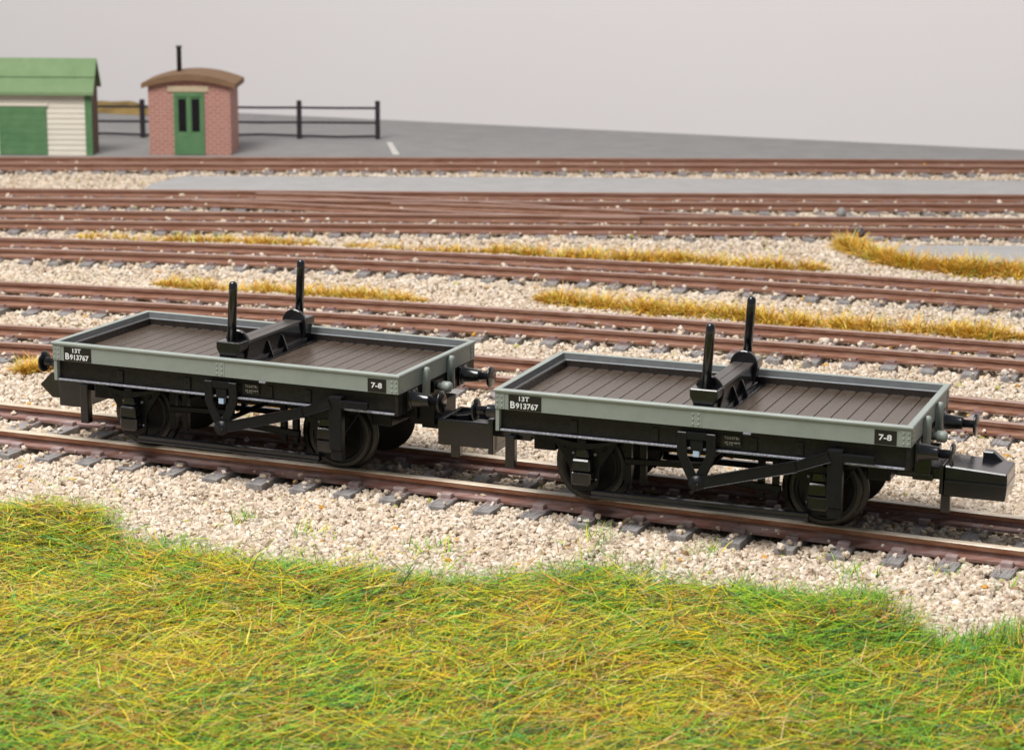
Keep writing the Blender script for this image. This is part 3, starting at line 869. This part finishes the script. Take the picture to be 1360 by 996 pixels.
        for ax, q in ((-1.53, 1), (1.53, -1)):
            b = MB(); pp, pi_ = [], []
            for k in range(9):
                a = math.radians(-38 + 76*k/8); pp.append((ax+q*.545*math.cos(a), .46+.545*math.sin(a))); pi_.append((ax+q*.48*math.cos(a), .46+.48*math.sin(a)))
            b.prism(pp + pi_[::-1], 'y', min(s*.64, s*.745), max(s*.64, s*.745)); b.build("brake_block", K, W)
    b = MB(); b.lathe([(-1.1, .035), (1.1, .035)], (.02, 0, .60), 'y', 10); b.box(-1.0, 1.0, -.05, .05, .56, .63); b.build("brake_shaft", K, W)
    # ---- couplings
    def coupling(s, kind):
        b = MB()
        X = lambda a: s*a
        def bx(x0, x1, *r, **k): b.box(min(X(x0), X(x1)), max(X(x0), X(x1)), *r, **k)
        bx(2.30, 2.92, -.26, .26, .60, .76, bev=.02); bx(2.40, 2.76, -.36, .36, .66, .92, bev=.02)
        bx(2.52, 2.78, -.30, .30, .58, .68, bev=.02)
        if kind == "box":      # closed coupling head with a ridge and a hook bump
            b.prism([(X(x), z) for x, z in [(2.93, .445), (3.685, .445), (3.705, .642), (2.93, .642)]], 'y', -.42, .30, bev=.012)
            b.prism([(X(x), z) for x, z in [(2.93, .635), (3.70, .635), (3.695, .785), (2.93, .825)]], 'y', -.395, .28, bev=.016)
            b.box(min(X(2.94), X(3.70)), max(X(2.94), X(3.70)), -.427, -.41, .630, .650, bev=.006)
            b.prism([(X(x), z) for x, z in [(3.30, .76), (3.30, .90), (3.43, .90), (3.70, .66), (3.66, .60)]], 'y', .20, .345, bev=.012)
            bx(2.885, 2.93, -.46, .34, .47, .84, bev=.012)
            bx(2.90, 3.02, -.40, -.28, .215, .46, bev=.014)
        elif kind == "open":   # open topped coupling head
            bx(2.98, 3.80, -.43, -.37, .45, .80, bev=.014); bx(2.98, 3.80, .30, .36, .45, .80, bev=.014)
            bx(3.74, 3.80, -.375, .31, .45, .80, bev=.014); bx(2.98, 3.74, -.37, .30, .45, .50)
            bx(2.98, 3.35, -.37, -.16, .50, .785, bev=.01)
            bx(2.985, 3.055, -.50, .36, .40, .88, bev=.012)
            bx(2.72, 3.0, -.30, .25, .60, .76, bev=.02)
            bx(3.50, 3.63, -.40, -.28, .285, .46, bev=.014); bx(2.70, 2.83, -.46, -.34, .235, .66, bev=.014)
        else:                  # swung coupling with a pointed beak
            bx(2.74, 3.16, -.40, .30, .34, .76, bev=.016)
            b.prism([(X(x), z) for x, z in [(3.10, .44), (3.31, .435), (3.51, .61), (3.31, .81), (3.10, .81)]], 'y', -.36, -.24, bev=.01, mi=1)
            b.prism([(X(x), z) for x, z in [(3.10, .50), (3.30, .50), (3.38, .61), (3.30, .74), (3.10, .74)]], 'y', -.24, .22, bev=.01)
            bx(2.64, 2.77, -.46, -.34, .13, .70, bev=.014)
        b.build("coupling", [G, M_["olive"]], W)
    coupling(-1, left_kind)
    if right_kind: coupling(1, right_kind)
    else:
        b = MB(); b.box(2.40, 2.78, -.36, .36, .62, .92, bev=.02); b.box(2.55, 3.0, -.28, .28, .56, .70, bev=.02)
        b.prism([(2.95, .50), (3.2, .55), (3.2, .78), (2.95, .74)], 'y', -.16, .22, bev=.01); b.build("coupling", K, W)
    # ---- bolster
    CX = .04
    b = MB()
    b.box(CX-.235, CX+.235, -1.09, 1.09, 1.3025, 1.326, bev=.006)
    b.box(CX-.135, CX+.135, -.86, .86, 1.326, 1.625, bev=.012)
    b.box(CX-.185, CX+.185, -.86, .86, 1.326, 1.385, bev=.01)
    for y in (-.22, .20):
        for q in (-1, 1):
            xa = [(CX+q*.13, 1.326), (CX+q*.225, 1.326), (CX+q*.225, 1.345), (CX+q*.15, 1.545), (CX+q*.13, 1.545)]
            b.prism(xa, 'y', y-.012, y+.012)
    for s in (-1, 1):
        pts = [(CX-.13, 1.326), (CX+.13, 1.326), (CX+.19, 1.56)]
        for k in range(0, 13):
            a = math.pi*k/12; pts.append((CX+.19*math.cos(a), 1.60+.20*math.sin(a)))
        pts.append((CX-.19, 1.56))
        b.prism(pts, 'y', min(s*.79, s*.85), max(s*.79, s*.85), bev=.012)
        # socket block carrying the stanchion
        b.prism([(CX-.125, 1.326), (CX+.125, 1.326), (CX+.135, 1.50), (CX+.18, 1.57), (CX+.18, 1.675), (CX-.18, 1.675), (CX-.18, 1.57), (CX-.135, 1.50)], 'y', min(s*.845, s*1.095), max(s*.845, s*1.095), bev=.012)
    bo = b.build("bolster", G, W)
    b = MB()
    b.box(CX-.138, CX-.004, -.788, .788, 1.62, 1.645, bev=.006); b.box(CX+.002, CX+.138, -.788, .788, 1.62, 1.645, bev=.006)
    b.build("timber_top", M_['beam'], bo)
    for s in (-1, 1):
        b = MB()
        prof = [(0, .062), (.70, .059), (.79, .056), (.815, .045), (.828, .025), (.832, 0)]
        b.lathe(prof, (0, 0, 0), 'z', 20)
        o = b.build("stanchion", G, W)
        o.location = (CX-.005, s*.975, 1.665); o.rotation_euler = (0, math.radians(3.0), 0)
    return W

make_wagon((-3.4686, 30.8948, 0), -.39379, "left grey edged flat wagon with two black stanchions, pointed coupling at its left end", "beak", None)
make_wagon((2.7215, 28.2173, 0), -.36344, "right grey edged flat wagon with two black stanchions, box coupling at its right end", "open", "box")

# ------------------------------------------------------------------ background buildings and fence
H = empty("brick_hut", (-9.54, 66.4, GZ+.03))
tag(H, "small red brick hut with curved brown roof and green glazed door", "hut")
hw = 1.205
def arch(x, r, base): return base + r*(1-(x/1.36)**2)
b = MB()
n = 14
tp = [(-hw + 2*hw*k/n) for k in range(n+1)]
poly = [(-hw, 0)] + [(x, arch(x, .24, 1.98)) for x in tp] + [(hw, 0)]
b.prism(poly, 'y', 0.0, 1.9)
b.build("wall", M_['brick'], H)
b = MB()
xs_ = [-1.38 + 2.76*k/20 for k in range(21)]
up = [(x, arch(x, .27, 2.12)) for x in xs_]; dn = [(x, arch(x, .23, 1.97)) for x in xs_]
b.prism(up + dn[::-1], 'y', -.14, 2.1)
ro = b.build("roof", M_['roofb'], H)
b = MB(); b.lathe([(0, .072), (.75, .072), (.76, .088), (.82, .088)], (-.44, 1.2, 2.30), 'z', 12); b.build("stovepipe", M_['pipe'], ro)
b = MB(); b.box(-.63, .58, -.035, .05, 1.86, 2.03, bev=.015); b.build("lintel", M_['lintel'], H)
b = MB(); b.box(-.46, .44, -.02, .05, 0.01, 1.84, bev=.012)
b.box(-.46, -.37, -.045, -.015, .01, 1.84, bev=.01); b.box(.35, .44, -.045, -.015, .01, 1.84, bev=.01); b.box(-.37, .35, -.045, -.015, 1.72, 1.84, bev=.01)
b.box(-.37, .35, -.04, -.018, .02, .62, bev=.01); b.box(-.06, .04, -.04, -.018, .62, 1.72, bev=.01)
dr_ = b.build("door", M_['green'], H)
for x0, x1 in ((-.32, -.09), (.07, .30)):
    b = MB(); b.box(x0, x1, -.030, -.012, .70, 1.66, bev=.006); b.build("window_pane", M_['glass'], dr_)

S = empty("goods_shed", (-15.45, 66.2, GZ+.03))
tag(S, "cream weatherboarded shed with green felt roof and wide green door", "shed")
b = MB()
x0, x1 = -4.2, 2.9
zz = 0
while zz < 1.86:
    h_ = min(.155, 1.88-zz)
    b.prism([(-.028, zz), (.05, zz), (.05, zz+h_-.002), (-.008, zz+h_-.002)], 'x', x0, x1); zz += h_
b.build("front_wall", M_['board'], S)
b = MB(); b.prism([(.03, 0), (1.0, 0), (1.0, 1.98), (.52, 2.62), (.03, 1.95)], 'x', x0+.02, 3.07); b.build("end_wall", M_['brown'], S)
b = MB()
for (a, c) in (((-.20, 1.86), (.52, 2.80)), ((1.12, 2.0), (.52, 2.80))):
    b.prism([a, c, (c[0], c[1]-.09), (a[0], a[1]-.09)], 'x', x0-.2, 3.17)
for k in range(1, 2):
    f = .45; y = -.20+.72*f; z = 1.86+.94*f
    b.bar((x0-.2, y, z), (3.17, y, z+.003), .07, .010)
b.build("roof", M_['roofg'], S)
b = MB(); b.box(2.88, 3.08, -.05, .06, 0, 1.86, bev=.01); b.build("corner_post", M_['green'], S)
b = MB()
for k in range(7):
    z0 = .02+k*.2; b.box(.40, 1.70, -.062, -.02, z0, z0+.197, bev=.008)
b.box(.34, .42, -.075, -.02, 0, 1.46, bev=.008); b.box(1.67, 1.75, -.075, -.02, 0, 1.46, bev=.008)
b.build("door", M_['green'], S)
b = MB(); b.box(.28, 1.80, -.08, -.02, 1.44, 1.52, bev=.01); b.build("door_head", M_['board'], S)

Fn = empty("rail_fence", (-9.1, 70.8, GZ+.03))
tag(Fn, "dark post and rail fence standing on the grey yard behind the hut", "fence")
PX = [-16.6, -14.1, -11.75, -9.2, -6.83, -4.37]
for x in PX:
    b = MB(); b.box(x+9.2-.075, x+9.2+.075, -.075, .075, 0, 1.20, bev=.02); b.build("post", M_['fence'], Fn)
for z, sag in ((.98, .0), (.52, .0), (.10, .03)):
    for k in range(len(PX)-1):
        b = MB(); xa, xb = PX[k]+9.2, PX[k+1]+9.2
        xm = (xa+xb)/2; dz = sag*(1 if k % 2 else -1)*.8 + random.uniform(-.01, .01)
        b.bar((xa, -.06, z), (xm, -.06, z+dz), .05, .07); b.bar((xm, -.06, z+dz), (xb, -.06, z), .05, .07)
        b.build("rail", M_['fence'], Fn)

# ------------------------------------------------------------------ light
w = bpy.data.worlds.new("World"); scene.world = w; w.use_nodes = True
bg = w.node_tree.nodes["Background"]
bg.inputs["Color"].default_value = (.86, .93, 1.0, 1); bg.inputs["Strength"].default_value = .30
def area(name, loc, target, sx, sy, power, col):
    l = bpy.data.lights.new(name, 'AREA'); l.shape = 'RECTANGLE'; l.size = sx; l.size_y = sy; l.energy = power; l.color = col
    o = bpy.data.objects.new(name, l); o.location = loc
    d = Vector(target) - Vector(loc); o.rotation_euler = d.to_track_quat('-Z', 'Y').to_euler(); COL.objects.link(o)
    return o
area("softbox", (-22, 17, 64), (0, 38, 0), 34, 44, 86000, (1.0, .975, .94))
scene.view_settings.view_transform = 'Standard'
scene.view_settings.look = 'None'
scene.view_settings.exposure = 0
scene.view_settings.gamma = 1
scene.cycles.use_denoising = True
scene.cycles.max_bounces = 8
